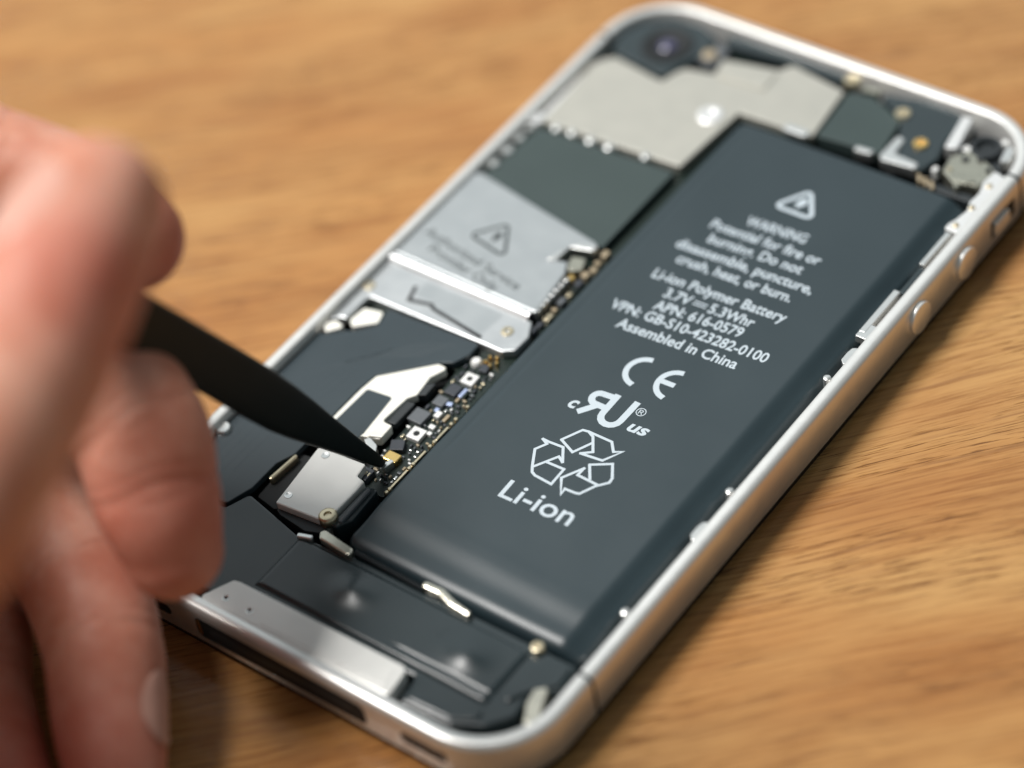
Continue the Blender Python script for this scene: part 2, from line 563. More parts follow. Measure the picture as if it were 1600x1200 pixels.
# lugs and pegs along the band's inner edge
for x, y, kind in ((29.85, 11.7, 0), (29.75, 7.4, 1), (29.75, -12.8, 1), (29.85, -19.4, 0), (29.7, -33.1, 1)):
    if kind: 
        lathe('peg', x, y, [(0.52, -2.5), (0.52, -0.1), (0.45, 0.12), (0.28, 0.2), (0.02, 0.2)], M['bright'], band, 16)
    else:
        prism('lug', [(x + 0.5, y - 1.7), (x + 0.5, y + 1.7), (x - 0.2, y + 1.3), (x - 0.35, y + 0.5), (x - 0.35, y - 0.9)], -0.05, -1.6, M['bright'], band, 0.25, 0.08)
prism('lug', [(30.4, -50.4), (28.3, -45.6), (27.2, -46.6), (27.6, -48.6), (28.9, -50.8)], -0.3, -1.8, M['contact'], band, 0.3, 0.1)
box('side_clip', 29.0, 29.62, 28.9, 35.2, -0.12, -2.6, M['bright'], band)
box('side_clip', 28.75, 29.55, 15.9, 23.7, -0.12, -2.6, M['bright'], band)
box('side_clip', 28.75, 30.3, 15.0, 17.4, -0.15, -1.2, M['bright'], band)
box('side_insert', 29.2, 29.9, 23.8, 28.8, -0.5, -3.0, M['plastic'], band)
prism('side_bracket', [(30.35, 35.6), (30.35, 46.8), (28.6, 47.4), (28.3, 45.0), (28.9, 43.0), (28.7, 41.2), (29.2, 39.6), (28.8, 37.6), (28.4, 36.6), (28.4, 35.6)], -0.15, -2.4, M['rim'], band, 0.3, 0.12)
for x, y in ((29.4, 36.7), (29.5, 40.3), (29.4, 44.6)):
    screw('screw', x, y, 0.42, 0.02, M['brass'], band)

# ---- logic board
board = prism('logic_board', [(-30.0, 46.8), (-30.0, 16.0), (-30.0, -11.5), (-11.4, -11.5), (-11.0, -14.6), (-10.9, -32.0), (-6.25, -32.2), (-5.95, -7.0), (-5.95, 29.5), (4.5, 41.8), (4.5, 52.5), (-16.0, 53.0)], -2.3, -3.2, M['pcb'], phone, 0.4, 0.05)


def bit(name, cx, cy, lx, ly, h, mat, ang=0.0, base=-2.3):
    return rbox(name, cx, cy, lx, ly, ang, base + h, base - 0.05, mat, board, 0.05, 0.05)


def coax(cx, cy, s):
    o = bit('coax_socket', cx, cy, s, s, 0.55, M['white'], 0.04)
    lathe('socket_hole', cx, cy, [(s * 0.22, -1.78), (s * 0.22, -1.735), (0.02, -1.735)], M['dark'], board, 20)  # dark disc paints the shade of the socket's hole; none is cut
    return o


coax(-8.75, -12.2, 1.75)
coax(-8.85, -22.5, 1.85)
bit('chip', -10.35, -20.1, 2.1, 2.1, 0.62, M['chip_grey'], 0.0)
bit('chip', -9.7, -16.8, 1.55, 1.5, 0.50, M['chip_grey'], 0.0)
bit('chip', -9.4, -14.6, 1.6, 1.7, 0.60, M['chip'], 0.0)
bit('chip', -9.6, -25.2, 1.7, 1.6, 0.75, M['chip'], 0.5)
bit('chip', -8.3, -9.9, 1.1, 1.2, 0.55, M['chip'], 0.2)
lathe('solder_dot', -9.9, -9.4, [(0.75, -2.3), (0.72, -1.9), (0.5, -1.65), (0.02, -1.6)], M['white'], board, 16)
for k in range(5):
    a = k * 2 * PI / 5
    lathe('gold_contact', -8.2 + 0.75 * math.cos(a), -8.5 + 0.75 * math.sin(a), [(0.3, -2.3), (0.28, -1.8), (0.15, -1.62), (0.02, -1.6)], M['gold'], board, 10)
bit('capacitor', -8.1, -14.4, 0.45, 1.5, 0.45, M['bluish'])
bit('capacitor', -7.65, -14.6, 0.35, 1.1, 0.42, M['pcb'])
bit('capacitor', -8.55, -18.7, 0.75, 0.95, 0.5, M['white'])
bit('capacitor', -8.45, -16.6, 0.75, 0.55, 0.42, M['bluish'], 0.3)
bit('capacitor', -9.2, -18.1, 0.55, 0.55, 0.42, M['bluish'])
bit('capacitor', -8.0, -20.6, 0.8, 0.6, 0.42, M['white'])
bit('capacitor', -7.6, -21.6, 0.6, 0.5, 0.42, M['white'])
bit('capacitor', -7.45, -18.6, 0.45, 1.2, 0.30, M['ceramic'])
# the small parts between them
used = [(-8.75, -12.2, 1.1), (-8.85, -22.5, 1.2), (-10.35, -20.1, 1.35), (-9.7, -16.8, 1.05), (-9.4, -14.6, 1.15), (-9.6, -25.2, 1.15),
        (-8.3, -9.9, 0.9), (-9.9, -9.4, 0.9), (-8.2, -8.5, 1.1), (-8.1, -14.4, 0.6), (-8.55, -18.7, 0.6), (-8.45, -16.6, 0.5), (-9.2, -18.1, 0.45), (-8.0, -20.6, 0.55), (-7.6, -21.6, 0.45), (-7.45, -18.6, 0.5), (-8.7, -27.6, 1.4)]
tries = 0
while tries < 4000 and len(used) < 165:
    tries += 1
    x = rnd.uniform(-10.7, -6.7); y = rnd.uniform(-30.6, -9.6)
    s = rnd.choice((0.22, 0.28, 0.34, 0.42))
    if all((x - a) ** 2 + (y - b) ** 2 > (c + s + 0.05) ** 2 for a, b, c in used):
        used.append((x, y, s))
        m_ = rnd.choice((M['white'], M['ceramic'], M['chip'], M['bright'], M['chip_grey'], M['ceramic'], M['chip'], M['brass']))
        if rnd.random() < 0.5: bit('resistor', x, y, s * 1.55, s * 0.85, rnd.uniform(0.25, 0.45), m_)
        else: bit('resistor', x, y, s * 0.85, s * 1.55, rnd.uniform(0.25, 0.45), m_)
# plated edge contacts toward the battery
for y in (-15.9, -18.2, -19.1, -22.4, -23.2, -26.4, -27.2, -30.9, -31.5):
    lathe('edge_contact', -6.25, y, [(0.36, -2.5), (0.34, -2.0), (0.2, -1.85), (0.02, -1.84)], M['brass'], board, 10)
box('edge_rail', -6.5, -6.2, -30.6, -24.0, -2.05, -2.5, M['brass'], board, 0.05, 0.03)
box('edge_rail', -6.5, -6.2, -22.0, -19.6, -2.05, -2.5, M['brass'], board, 0.05, 0.03)
# battery connector under the spudger's tip
box('battery_connector', -9.9, -8.0, -27.7, -26.3, -1.55, -2.35, M['gold'], board, 0.15, 0.1)
prism('connector_clip', [(-9.6, -29.3), (-8.4, -29.0), (-8.1, -27.6), (-8.7, -27.5), (-9.0, -28.4), (-9.8, -28.6)], -1.35, -2.3, M['bright'], board, 0.15, 0.1)
box('flex_connector', -11.3, -9.3, -31.6, -29.8, -1.5, -2.35, M['chip'], board, 0.1, 0.08)
for i in range(4):
    box('gold_contact', -10.9 + i * 0.42, -10.7 + i * 0.42, -30.9, -30.4, -1.46, -1.6, M['brass'], board, 0.03, 0.02)
# parts along the strip beside the battery
y = -6.4
while y < 12.5:
    l = rnd.uniform(0.6, 1.5)
    m_ = rnd.choice((M['ceramic'], M['chip'], M['brass'], M['chip_grey'], M['pcb'], M['ceramic']))
    bit('capacitor', -6.7 + rnd.uniform(-0.15, 0.15), y + l / 2, rnd.uniform(0.6, 1.0), l * 0.85, rnd.uniform(0.5, 0.95), m_)
    y += l + rnd.uniform(0.1, 0.5)

# ---- battery
BX0, BX1, BY0, BY1 = -5.45, 28.65, -40.6, 41.6


def sst(a, b, x):
    t = min(1, max(0, (x - a) / (b - a)))
    return t * t * (3 - 2 * t)


def bat_h(x, y):
    # squeeze the grid toward the corners so the outline is rounded
    cx, cy, r = (BX0 + BX1) / 2, (BY0 + BY1) / 2, 1.6
    hx, hy = (BX1 - BX0) / 2, (BY1 - BY0) / 2
    qx, qy = abs(x - cx) - (hx - r), abs(y - cy) - (hy - r)
    if qx > 0 and qy > 0:
        l = math.hypot(qx, qy)
        if l > 1e-9:
            k = max(qx, qy) / l
            x = cx + math.copysign(hx - r + qx * k, x - cx); y = cy + math.copysign(hy - r + qy * k, y - cy)
            qx, qy = qx * k, qy * k
    if qx > 0 and qy > 0: d = r - math.hypot(qx, qy)
    else: d = min(hx - abs(x - cx), hy - abs(y - cy))
    d = max(0.0, d)
    z = -0.62
    # right shoulder is long, the others are tight
    e = min(1.0, d / 0.9)
    z -= 1.7 * (1 - math.sqrt(max(0, 1 - (1 - e) ** 2)))
    z -= 1.25 * (1 - sst(0.3, 3.3, BX1 - x)) 
    # folded bottom end
    z -= 0.32 * (1 - sst(-37.4, -34.0, y + 0.02 * x)) 
    z += 0.02 * math.exp(-((y + 33.2 + 0.02 * x) / 0.8) ** 2)
    z -= 0.30 * (1 - sst(-40.2, -38.8, y))
    # seam along the left side
    g = sst(-26, -20, y)
    z -= g * 0.10 * math.exp(-((x + 3.3) / 0.16) ** 2)
    z -= g * 0.05 * (1 - sst(-3.6, -3.0, x))
    # slow waviness of a soft pouch
    z += 0.035 * math.sin(x * 0.23 + 0.9) * math.sin(y * 0.11 + 0.4) + 0.015 * math.sin(x * 0.6 + y * 0.35)
    return x, y, z


bat = heightfield('battery', BX0, BX1, BY0, BY1, 150, 300, bat_h, -4.15, M['battery'], phone)


def bat_put(o):
    """Lay flat print on the pouch: every vertex a hair above the surface there."""
    for v in o.data.vertices:
        x, y = v.co.x / MM, v.co.y / MM
        dz = v.co.z / MM
        v.co.z = (bat_h(x, y)[2] + TOP + 0.012 + dz - TOP) * MM
    return o


def bt(name, s, a, b, cap=1.65, bold=0.018, shear=0.0):
    return bat_put(text(name, s, a, b, cap, 0.0, M['ink'], bat, bold, shear))


for s, a, b in (("WARNING", (6.1, 25.75), (14.5, 26.35)), ("Potential for fire or", (2.5, 23.25), (18.1, 23.95)), ("burning. Do not", (3.7, 20.95), (17.0, 21.6)),
                ("disassemble, puncture,", (0.7, 18.35), (20.0, 19.3)), ("crush, heat, or burn.", (2.3, 16.1), (18.5, 16.95)),
                ("Li-ion Polymer Battery", (1.2, 12.55), (19.8, 13.75)), ("3.7V", (4.4, 10.4), (8.1, 10.62)), ("5.3Whr", (10.7, 10.8), (16.9, 11.2)), ("APN: 616-0579", (4.5, 8.1), (16.6, 9.15)),
                ("VPN: GB-S10-423282-0100", (-0.3, 5.75), (21.6, 7.05)), ("Assembled in China", (2.3, 3.4), (19.0, 4.5))):
    bt('printed_line', s, a, b)
# direct-current sign between the voltage and the energy
bat_put(ribbons('current_sign', [[(8.5, 10.95), (10.2, 11.07)], [(8.5, 10.45), (8.95, 10.48)], [(9.12, 10.49), (9.57, 10.52)], [(9.75, 10.53), (10.2, 10.56)]], 0.2, 0.0, M['ink'], bat))
# warning triangle
bat_put(ribbons('warning_triangle', [rounded([(7.5, 29.7), (13.05, 29.75), (10.2, 34.0)], 0.5, 3)], 0.55, 0.0, M['ink'], bat, closed=True))
bat_put(polymesh('warning_bolt', [[(10.05, 32.5), (10.75, 32.5), (10.45, 31.55), (10.95, 31.5), (10.0, 30.3), (10.15, 31.05), (9.55, 31.1)]], 0.0, M['ink'], bat))
# CE mark
bat_put(ribbons('ce_mark', [arc(9.95, -1.95, 2.2, 100, 262), arc(14.45, -1.95, 2.2, 100, 262), [(12.45, -2.0), (14.2, -1.92)]], 0.72, 0.0, M['ink'], bat))
# component recognition mark
bat_put(ribbons('recognition_mark', [[(9.45, -6.95), (7.75, -7.12)] + arc(7.75, -8.0, 0.88, 90, 270, 8) + [(9.3, -8.85)], [(8.25, -8.9), (6.85, -10.75)],
                                     [(9.45, -6.6), (9.5, -9.6)] + arc(10.8, -9.65, 1.3, 180, 360, 8) + [(12.15, -6.45)]], 0.85, 0.0, M['ink'], bat))
bt('printed_line', "c", (5.0, -10.0), (6.2, -9.95), 1.9, 0.03, 0.25)
bt('printed_line', "us", (13.4, -9.75), (16.1, -9.55), 1.75, 0.03, 0.25)
bt('printed_line', "\u00ae", (12.75, -7.45), (14.05, -7.4), 1.3, 0.0)
# recycling arrows
rec = [[(7.72, -15.47), (9.04, -13.02), (9.82, -12.89), (13.15, -12.87), (14.26, -14.08)],
       [(7.72, -15.47), (10.07, -16.45), (11.3, -14.07)],
       [(9.82, -12.89), (10.74, -13.3), (12.17, -15.27), (10.97, -16.16)],
       [(10.97, -16.16), (13.92, -15.81), (15.19, -13.5), (14.26, -14.08)],
       [(5.7, -16.45), (6.6, -16.48), (8.63, -16.35), (10.01, -18.32)],
       [(5.7, -16.45), (6.63, -16.86), (5.88, -18.21), (7.16, -20.4), (7.76, -21.27), (8.38, -21.53), (10.86, -21.69), (10.79, -19.1), (8.24, -19.18)],
       [(7.32, -20.61), (9.07, -17.79), (10.01, -18.32)],
       [(13.0, -17.08), (15.27, -15.65), (16.55, -17.49), (16.63, -18.2), (15.56, -19.41), (14.62, -21.29), (14.11, -21.43), (12.68, -21.5), (12.78, -22.4), (11.32, -20.32), (12.8, -17.81)],
       [(13.0, -17.08), (14.37, -18.88)],
       [(12.8, -17.81), (12.73, -19.06), (15.62, -19.16)]]
bat_put(ribbons('recycling_mark', rec, 0.34, 0.0, M['ink'], bat))
bt('printed_line', "Li-ion", (6.4, -25.0), (16.3, -24.7), 2.9, 0.01)

# ---- upper shield with the camera, top left
sh = prism('shield_plate', [(-29.5, 41.7), (-28.4, 43.4), (-27.5, 44.2), (-19.1, 43.0), (-18.3, 45.6), (-17.6, 46.6), (-13.6, 47.3), (-14.3, 50.3), (-6.5, 51.9), (-5.4, 53.6), (3.4, 52.2), (4.5, 42.9), (-6.4, 42.4), (-7.3, 30.3), (-28.5, 29.2)], -0.9, -2.1, M['shield'], phone, 0.35, 0.15)
lathe('shield_boss', -9.4, 40.3, [(1.75, -0.92), (1.7, -0.75), (1.45, -0.62), (0.8, -0.6), (0.6, -0.75), (0.02, -0.76)], M['rim'], sh, 28)
prism('shield_tab', [(-13.4, 47.6), (-6.0, 48.2), (-6.2, 51.4), (-14.0, 50.0)], -0.72, -0.95, M['shield'], sh, 0.3, 0.1)
prism('shield_lip', [(-12.8, 46.9), (-6.0, 47.5), (-6.0, 48.1), (-12.9, 47.5)], -0.66, -0.95, M['shield'], sh, 0.15, 0.1)
prism('shield_lip', [(-29.6, 30.0), (-28.8, 30.0), (-28.8, 40.0), (-29.6, 39.6)], -1.1, -2.1, M['rim'], sh, 0.2, 0.12)
box('shield_clip', 0.4, 4.0, 42.2, 43.5, -0.62, -1.4, M['bright'], sh, 0.3, 0.2)
for x, y, r in ((-23.6, 29.1, 0.75), (-20.6, 29.05, 0.8), (-17.7, 29.15, 0.8), (-12.4, 29.9, 0.7), (-26.0, 28.95, 0.7)):
    lathe('shield_rivet', x, y, [(r, -2.0), (r, -1.0), (r * 0.85, -0.8), (r * 0.5, -0.7), (0.02, -0.68)], M['bright'], sh, 16)
prism('corner_tab', [(-30.6, 28.2), (-28.6, 28.2), (-28.4, 30.0), (-30.6, 30.2)], -0.7, -2.0, M['rim'], sh, 0.4, 0.15)

cm = prism('camera_module', [(-29.2, 46.6), (-28.0, 44.6), (-19.2, 43.6), (-18.4, 46.2), (-16.9, 50.0), (-17.0, 53.2), (-20.5, 54.6), (-25.0, 54.2), (-28.2, 51.4), (-29.4, 48.6)], -0.6, -3.5, M['plastic'], phone, 0.8, 0.3)
lathe('lens_ring', -22.3, 49.0, [(3.6, -0.62), (3.5, -0.4), (3.2, -0.3), (2.9, -0.32), (2.5, -0.58), (1.5, -0.59), (0.02, -0.59)], M['dark'], cm, 36)
lathe('lens', -22.3, 49.0, [(1.35, -0.62), (1.25, -0.45), (0.9, -0.3), (0.4, -0.24), (0.02, -0.23)], M['lens'], cm, 28)
prism('flash_unit', [(-17.4, 48.6), (-14.6, 48.6), (-14.4, 52.2), (-16.6, 52.8)], -0.8, -2.4, M['chip_grey'], phone, 0.4, 0.2)
lathe('flash_lamp', -16.2, 50.0, [(1.0, -0.85), (1.0, -0.5), (0.8, -0.38), (0.02, -0.3)], M['ceramic'], phone, 20)
prism('top_strip', [(-16.0, 52.9), (-6.0, 53.9), (2.0, 53.6), (2.6, 55.2), (-8.0, 55.6), (-16.0, 55.2)], -0.9, -3.0, M['plastic'], phone, 0.3, 0.15)

# ---- graphite tape below it
prism('graphite_tape', [(-28.4, 28.3), (-7.5, 29.3), (-7.5, 13.6), (-8.0, 13.6), (-29.4, 17.3)], -1.15, -2.0, M['tape'], phone, 0.2, 0.1)
for y, r in ((19.6, 0.78), (22.5, 0.9), (25.2, 0.75), (27.3, 0.6)):
    lathe('ground_screw', -29.35, y, [(r, -2.0), (r, -1.1), (r * 0.8, -0.85), (r * 0.4, -0.8), (r * 0.3, -0.95), (0.02, -0.95)], M['bright'], phone, 18)

# ---- silver shield with the print
sv = prism('printed_shield', [(-30.6, 16.6), (-29.2, 17.0), (-8.2, 13.5), (-7.7, 12.4), (-10.6, 11.2), (-10.9, 8.6), (-9.4, 9.0), (-8.4, 7.0), (-7.7, 1.2), (-7.6, -0.2), (-30.6, -0.2)], -0.55, -2.1, M['shield_cool'], phone, 0.25, 0.25)
# the ridge that steps down to the lower half
bm = bmesh.new()
prof3 = [(-0.1, -0.55), (-0.35, -0.42), (-0.75, -0.40), (-1.1, -0.55), (-1.35, -0.85), (-1.55, -1.0)]
rows = [[bm.verts.new(V(x, yy + dy, z)) for yy, z in prof3] for x, dy in ((-30.5, 0.0), (-20, 0.0), (-8.0, 0.0))]
for i in range(2):
    for k in range(len(prof3) - 1):
        bm.faces.new((rows[i][k], rows[i][k + 1], rows[i + 1][k + 1], rows[i + 1][k]))
bmesh.ops.recalc_face_normals(bm, faces=bm.faces)
me = bpy.data.meshes.new('shield_fold'); bm.to_mesh(me); bm.free()
link('shield_fold', me, M['shield_mid'], sv, True)
low = prism('shield_foot', [(-30.6, -1.2), (-7.4, -1.2), (-6.1, -3.6), (-6.2, -6.2), (-7.6, -7.2), (-10.0, -7.2), (-28.2, -7.6), (-28.3, -12.2), (-29.0, -12.2), (-30.7, -13.9)], -1.0, -2.1, M['shield_mid'], sv, 0.6, 0.2)
prism('recessed_window', [(-23.4, -4.6), (-20.0, -4.6), (-19.6, -5.2), (-11.6, -6.2), (-11.2, -2.0), (-23.2, -2.0)], -0.985, -1.2, M['shield_cool'], sv, 0.2, 0.0)
ribbons('window_slot', [[(-24.0, -3.5), (-23.3, -5.7), (-20.2, -5.0), (-19.6, -5.45), (-11.4, -6.5)]], 0.5, -0.965, M['dark'], sv)
for x, y in ((-9.0, -4.1), (-29.4, -6.1)):
    screw('screw', x, y, 0.85, -0.85, M['brass'], sv)
box('shield_seam', -30.5, -30.3, -12.0, -2.6, -0.97, -1.2, M['dark'], sv, 0.02, 0.0)
prism('grounding_finger', [(-10.6, 11.1), (-7.6, 11.9), (-7.5, 13.0), (-8.6, 12.9), (-10.2, 12.3), (-11.4, 10.0), (-12.2, 7.6), (-10.8, 8.6)], -0.38, -1.0, M['bright'], sv, 0.3, 0.15)
prism('grounding_finger', [(-9.9, 10.4), (-8.0, 10.9), (-7.3, 9.0), (-8.5, 8.0), (-9.4, 8.6)], -0.95, -2.0, M['foil'], sv, 0.3, 0.15)
lathe('gold_contact', -8.0, 7.6, [(0.6, -2.3), (0.58, -1.5), (0.4, -1.3), (0.02, -1.25)], M['gold'], sv, 14)
# edge springs down the right side of the shield
for k in range(7):
    box('edge_spring', -8.0, -7.45, 0.2 + k * 0.98, 0.85 + k * 0.98, -0.62, -1.8, M['bright'], sv, 0.1, 0.08)
ribbons('warning_triangle', [rounded([(-23.4, 7.0), (-16.9, 5.8), (-20.2, 10.9)], 0.5, 3)], 0.42, -0.535, M['ink_dark'], sv, closed=True)
polymesh('warning_bolt', [[(-20.3, 9.3), (-19.75, 9.2), (-19.95, 8.3), (-19.55, 8.2), (-20.3, 6.9), (-20.15, 7.85), (-20.65, 7.95)]], -0.535, M['ink_dark'], sv)
text('printed_line', "Authorized Service", (-28.8, 5.0), (-12.0, 2.4), 1.45, -0.535, M['ink_dark'], sv, 0.0)
text('printed_line', "Provider Only", (-26.4, 2.7), (-14.4, 0.85), 1.45, -0.535, M['ink_dark'], sv, 0.0)

# ---- dark flex film, cream foil
fl = prism('flex_film', [(-30.0, -14.9), (-29.4, -15.5), (-27.3, -13.6), (-26.4, -13.2), (-24.3, -11.0), (-24.9, -8.0), (-10.9, -7.3), (-10.9, -9.4), (-11.8, -11.4), (-13.2, -12.2), (-18.9, -17.8), (-19.3, -20.9), (-19.3, -32.6), (-20.3, -35.0), (-20.3, -39.4), (-21.4, -42.8), (-29.9, -42.8)], -1.25, -2.1, M['film'], phone, 0.5, 0.12)
lines = []
for k in range(5):
    lines.append([(-29.0 + k * 1.2, -40.5 + k * 0.5), (-28.8 + k * 1.2, -30 - k * 0.3), (-27.2 + k * 1.3, -24 + k * 0.8), (-25.5 + k * 1.0, -20 + k * 0.9), (-21.5 + k * 0.7, -15.8 + k * 1.0), (-15.0 + k * 0.5, -11.6 + k * 0.75)])
sm = []
for l in lines:
    p = []
    for i in range(len(l) - 1):
        a, b, c, d = Vector(l[max(0, i - 1)]), Vector(l[i]), Vector(l[i + 1]), Vector(l[min(len(l) - 1, i + 2)])
        for q in range(6):
            t = q / 6
            p.append(tuple(0.5 * ((2 * b) + (c - a) * t + (2 * a - 5 * b + 4 * c - d) * t * t + (3 * b - a - 3 * c + d) * t ** 3)))
    sm.append(p)
for l in sm:
    bm = bmesh.new()
    P = [Vector(q) for q in l]
    rows = []
    for i, q in enumerate(P):
        t = (P[min(len(P) - 1, i + 1)] - P[max(0, i - 1)]).normalized(); nn = Vector((-t.y, t.x))
        rows.append([bm.verts.new(V(*(q + nn * o_), -1.252 + h)) for o_, h in ((-0.14, 0), (-0.05, 0.018), (0.05, 0.018), (0.14, 0))])
    for i in range(len(rows) - 1):
        for k in range(3): bm.faces.new((rows[i][k], rows[i][k + 1], rows[i + 1][k + 1], rows[i + 1][k]))
    bmesh.ops.recalc_face_normals(bm, faces=bm.faces)
    me = bpy.data.meshes.new('film_trace'); bm.to_mesh(me); bm.free()
    link('film_trace', me, M['film'], fl, True)
prism('foil_pad', [(-30.4, -14.1), (-29.1, -12.9), (-27.5, -13.3), (-29.1, -15.2)], -1.0, -2.0, M['cream'], phone, 0.4, 0.15)
prism('foil_pad', [(-27.7, -12.0), (-27.4, -9.5), (-24.8, -8.9), (-24.2, -10.7), (-26.7, -12.9)], -1.0, -2.0, M['cream'], phone, 0.4, 0.15)
lathe('ground_screw', -29.6, -34.0, [(1.0, -2.0), (1.0, -1.0), (0.8, -0.75), (0.3, -0.8), (0.02, -0.8)], M['bright'], phone, 18)
cr = prism('cream_plate', [(-13.1, -12.6), (-11.6, -12.6), (-12.6, -14.9), (-12.2, -18.0), (-12.9, -19.0), (-13.2, -23.4), (-11.6, -23.5), (-11.5, -25.9), (-14.0, -26.6), (-14.2, -29.8), (-19.0, -29.6), (-18.9, -20.9), (-18.6, -18.0)], -1.0, -2.1, M['cream'], phone, 0.4, 0.15)
prism('window_film', [(-18.2, -20.2), (-14.5, -19.8), (-13.9, -26.2), (-14.6, -29.4), (-18.4, -29.2)], -0.975, -1.05, M['film'], cr, 0.4, 0.03)
prism('plate_tab', [(-13.0, -23.6), (-11.5, -23.6), (-11.4, -25.7), (-13.2, -26.4)], -0.75, -1.3, M['cream'], cr, 0.2, 0.12)
prism('plate_tab', [(-13.2, -26.9), (-11.4, -28.3), (-10.6, -27.9), (-11.2, -26.9), (-12.8, -26.3)], -0.9, -2.0, M['bright'], phone, 0.1, 0.1)
prism('plate_clip', [(-12.6, -16.2), (-11.4, -15.2), (-11.3, -17.4), (-12.3, -18.0)], -1.1, -2.2, M['matte'], phone, 0.15, 0.1)
prism('plate_clip', [(-12.9, -19.2), (-11.7, -19.0), (-11.7, -22.9), (-12.9, -23.1)], -1.3, -2.2, M['matte'], phone, 0.15, 0.1)

# ---- silver motor box and its neighbours
mo = prism('vibration_motor', [(-16.9, -30.8), (-10.1, -30.2), (-9.8, -32.2), (-8.5, -32.4), (-8.4, -34.0), (-8.5, -39.6), (-15.7, -40.3)], -0.45, -3.8, M['tray'], phone, 0.3, 0.2)
for x, y in ((-15.3, -31.5), (-15.1, -38.6)):
    lathe('dimple', x, y, [(0.55, -0.46), (0.5, -0.40), (0.4, -0.40), (0.3, -0.44), (0.02, -0.44)], M['bright'], mo, 16)
screw('screw', -8.9, -38.7, 1.15, -0.2, M['brass'], mo)
prism('motor_skirt', [(-15.9, -40.35), (-8.4, -39.7), (-8.3, -40.6), (-10.4, -41.4), (-14.6, -40.95)], -1.3, -4.0, M['matte'], mo, 0.2, 0.1)
prism('spring_bracket', [(-8.2, -32.6), (-6.6, -32.3), (-6.2, -37.6), (-7.2, -39.4), (-8.2, -39.4)], -0.9, -3.6, M['plastic'], phone, 0.4, 0.25)
prism('spring_bracket', [(-7.6, -33.0), (-7.1, -32.9), (-6.9, -38.6), (-7.4, -38.8)], -0.5, -1.2, M['chip_grey'], phone, 0.2, 0.15)
rbox('motor_bar', -19.2, -35.0, 0.5, 4.6, -0.08, -1.2, -2.6, M['brass'], phone, 0.2, 0.2)
prism('motor_cup', [(-20.0, -31.8), (-17.2, -31.4), (-16.2, -40.2), (-19.6, -39.6)], -2.2, -4.1, M['dark'], phone, 0.3, 0.1)

# ---- loudspeaker module at the bottom
K_out = [(-29.7, -43.4), (-21.2, -43.4), (-19.9, -40.3), (-16.2, -41.1), (-10.5, -42.4), (-3.0, -41.5), (28.9, -41.3), (29.3, -44.6), (28.0, -46.0), (26.6, -47.2), (27.0, -50.0), (25.0, -52.8), (21.5, -54.6), (14.6, -54.9), (14.3, -51.4), (-12.4, -51.9), (-13.4, -54.0), (-22.0, -54.0), (-27.0, -52.0)]
sp = prism('speaker_module', K_out, -1.3, -4.0, M['plastic'], phone, 0.6, 0.3)
SX0, SX1, SY0, SY1 = -10.3, 23.4, -50.7, -42.3


def spk_h(x, y):
    u = (x - SX0) / (SX1 - SX0); v = (y - SY0) / (SY1 - SY0)
    e = min(u, 1 - u) * (SX1 - SX0); g = min(v, 1 - v) * (SY1 - SY0)
    d = min(e, g)
    z = -1.35 + 0.40 * (1 - (1 - min(1, d / 0.7)) ** 2)
    z += 0.62 * math.exp(-(((x - 0.6) / 2.6) ** 2 + ((y + 45.6) / 2.0) ** 2)) + 0.56 * math.exp(-(((x - 17.6) / 2.4) ** 2 + ((y + 46.4) / 2.0) ** 2))
    z -= 0.10 * math.exp(-((y + 49.3) / 0.2) ** 2) * sst(8, 11, x)
    return x, y, z


heightfield('speaker_lid', SX0, SX1, SY0, SY1, 110, 60, spk_h, -1.4, M['plastic'], sp)
prism('speaker_lip', [(14.9, -51.2), (23.6, -51.2), (24.0, -52.6), (21.0, -54.2), (15.0, -54.4)], -1.05, -1.5, M['plastic'], sp, 0.8, 0.25)
prism('side_channel', [(24.6, -42.0), (28.6, -41.8), (28.8, -44.4), (26.4, -46.8), (25.2, -49.2), (24.4, -48.6)], -0.95, -1.5, M['plastic'], sp, 0.5, 0.25)
screw('screw', 23.8, -41.6, 0.8, -0.45, M['brass'], phone)
# bright spring contacts and the black coil cord between module and battery
prism('contact_bar', [(-10.6, -42.35), (-8.6, -41.75), (-8.3, -42.35), (-10.2, -42.95)], -0.62, -1.4, M['bright'], phone, 0.3, 0.2)
prism('contact_bar', [(-8.2, -41.0), (-7.8, -40.5), (-3.1, -41.1), (-2.7, -41.9), (-3.4, -42.2), (-7.6, -41.9)], -0.45, -1.4, M['contact'], phone, 0.4, 0.25)
prism('contact_bar', [(7.2, -40.6), (9.8, -40.5), (12.0, -41.2), (14.6, -41.6), (14.6, -42.2), (11.6, -42.0), (9.6, -41.4), (7.2, -41.5)], -0.35, -1.4, M['contact'], phone, 0.4, 0.25)


def coil(name, x0, x1, y, z, r, wr, pitch, mat, parent):
    n = int((x1 - x0) / pitch) * 12
    v, f, S = [], [], 6
    for i in range(n + 1):
        a = 2 * PI * i / 12; x = x0 + (x1 - x0) * i / n
        cy_, cz_ = math.cos(a), math.sin(a)
        for k in range(S):
            b = 2 * PI * k / S
            rr = r + wr * math.cos(b)
            v.append(V(x + wr * math.sin(b), y + rr * cy_ - 0.03 * (x - x0), z + rr * cz_))
    for i in range(n):
        for k in range(S):
            f.append((i * S + k, i * S + (k + 1) % S, (i + 1) * S + (k + 1) % S, (i + 1) * S + k))
    m2 = bpy.data.meshes.new(name); m2.from_pydata(v, [], f)
    return link(name, m2, mat, parent, True)


coil('coil_spring', -2.8, 7.6, -41.1, -0.95, 0.30, 0.085, 0.24, M['matte'], phone)

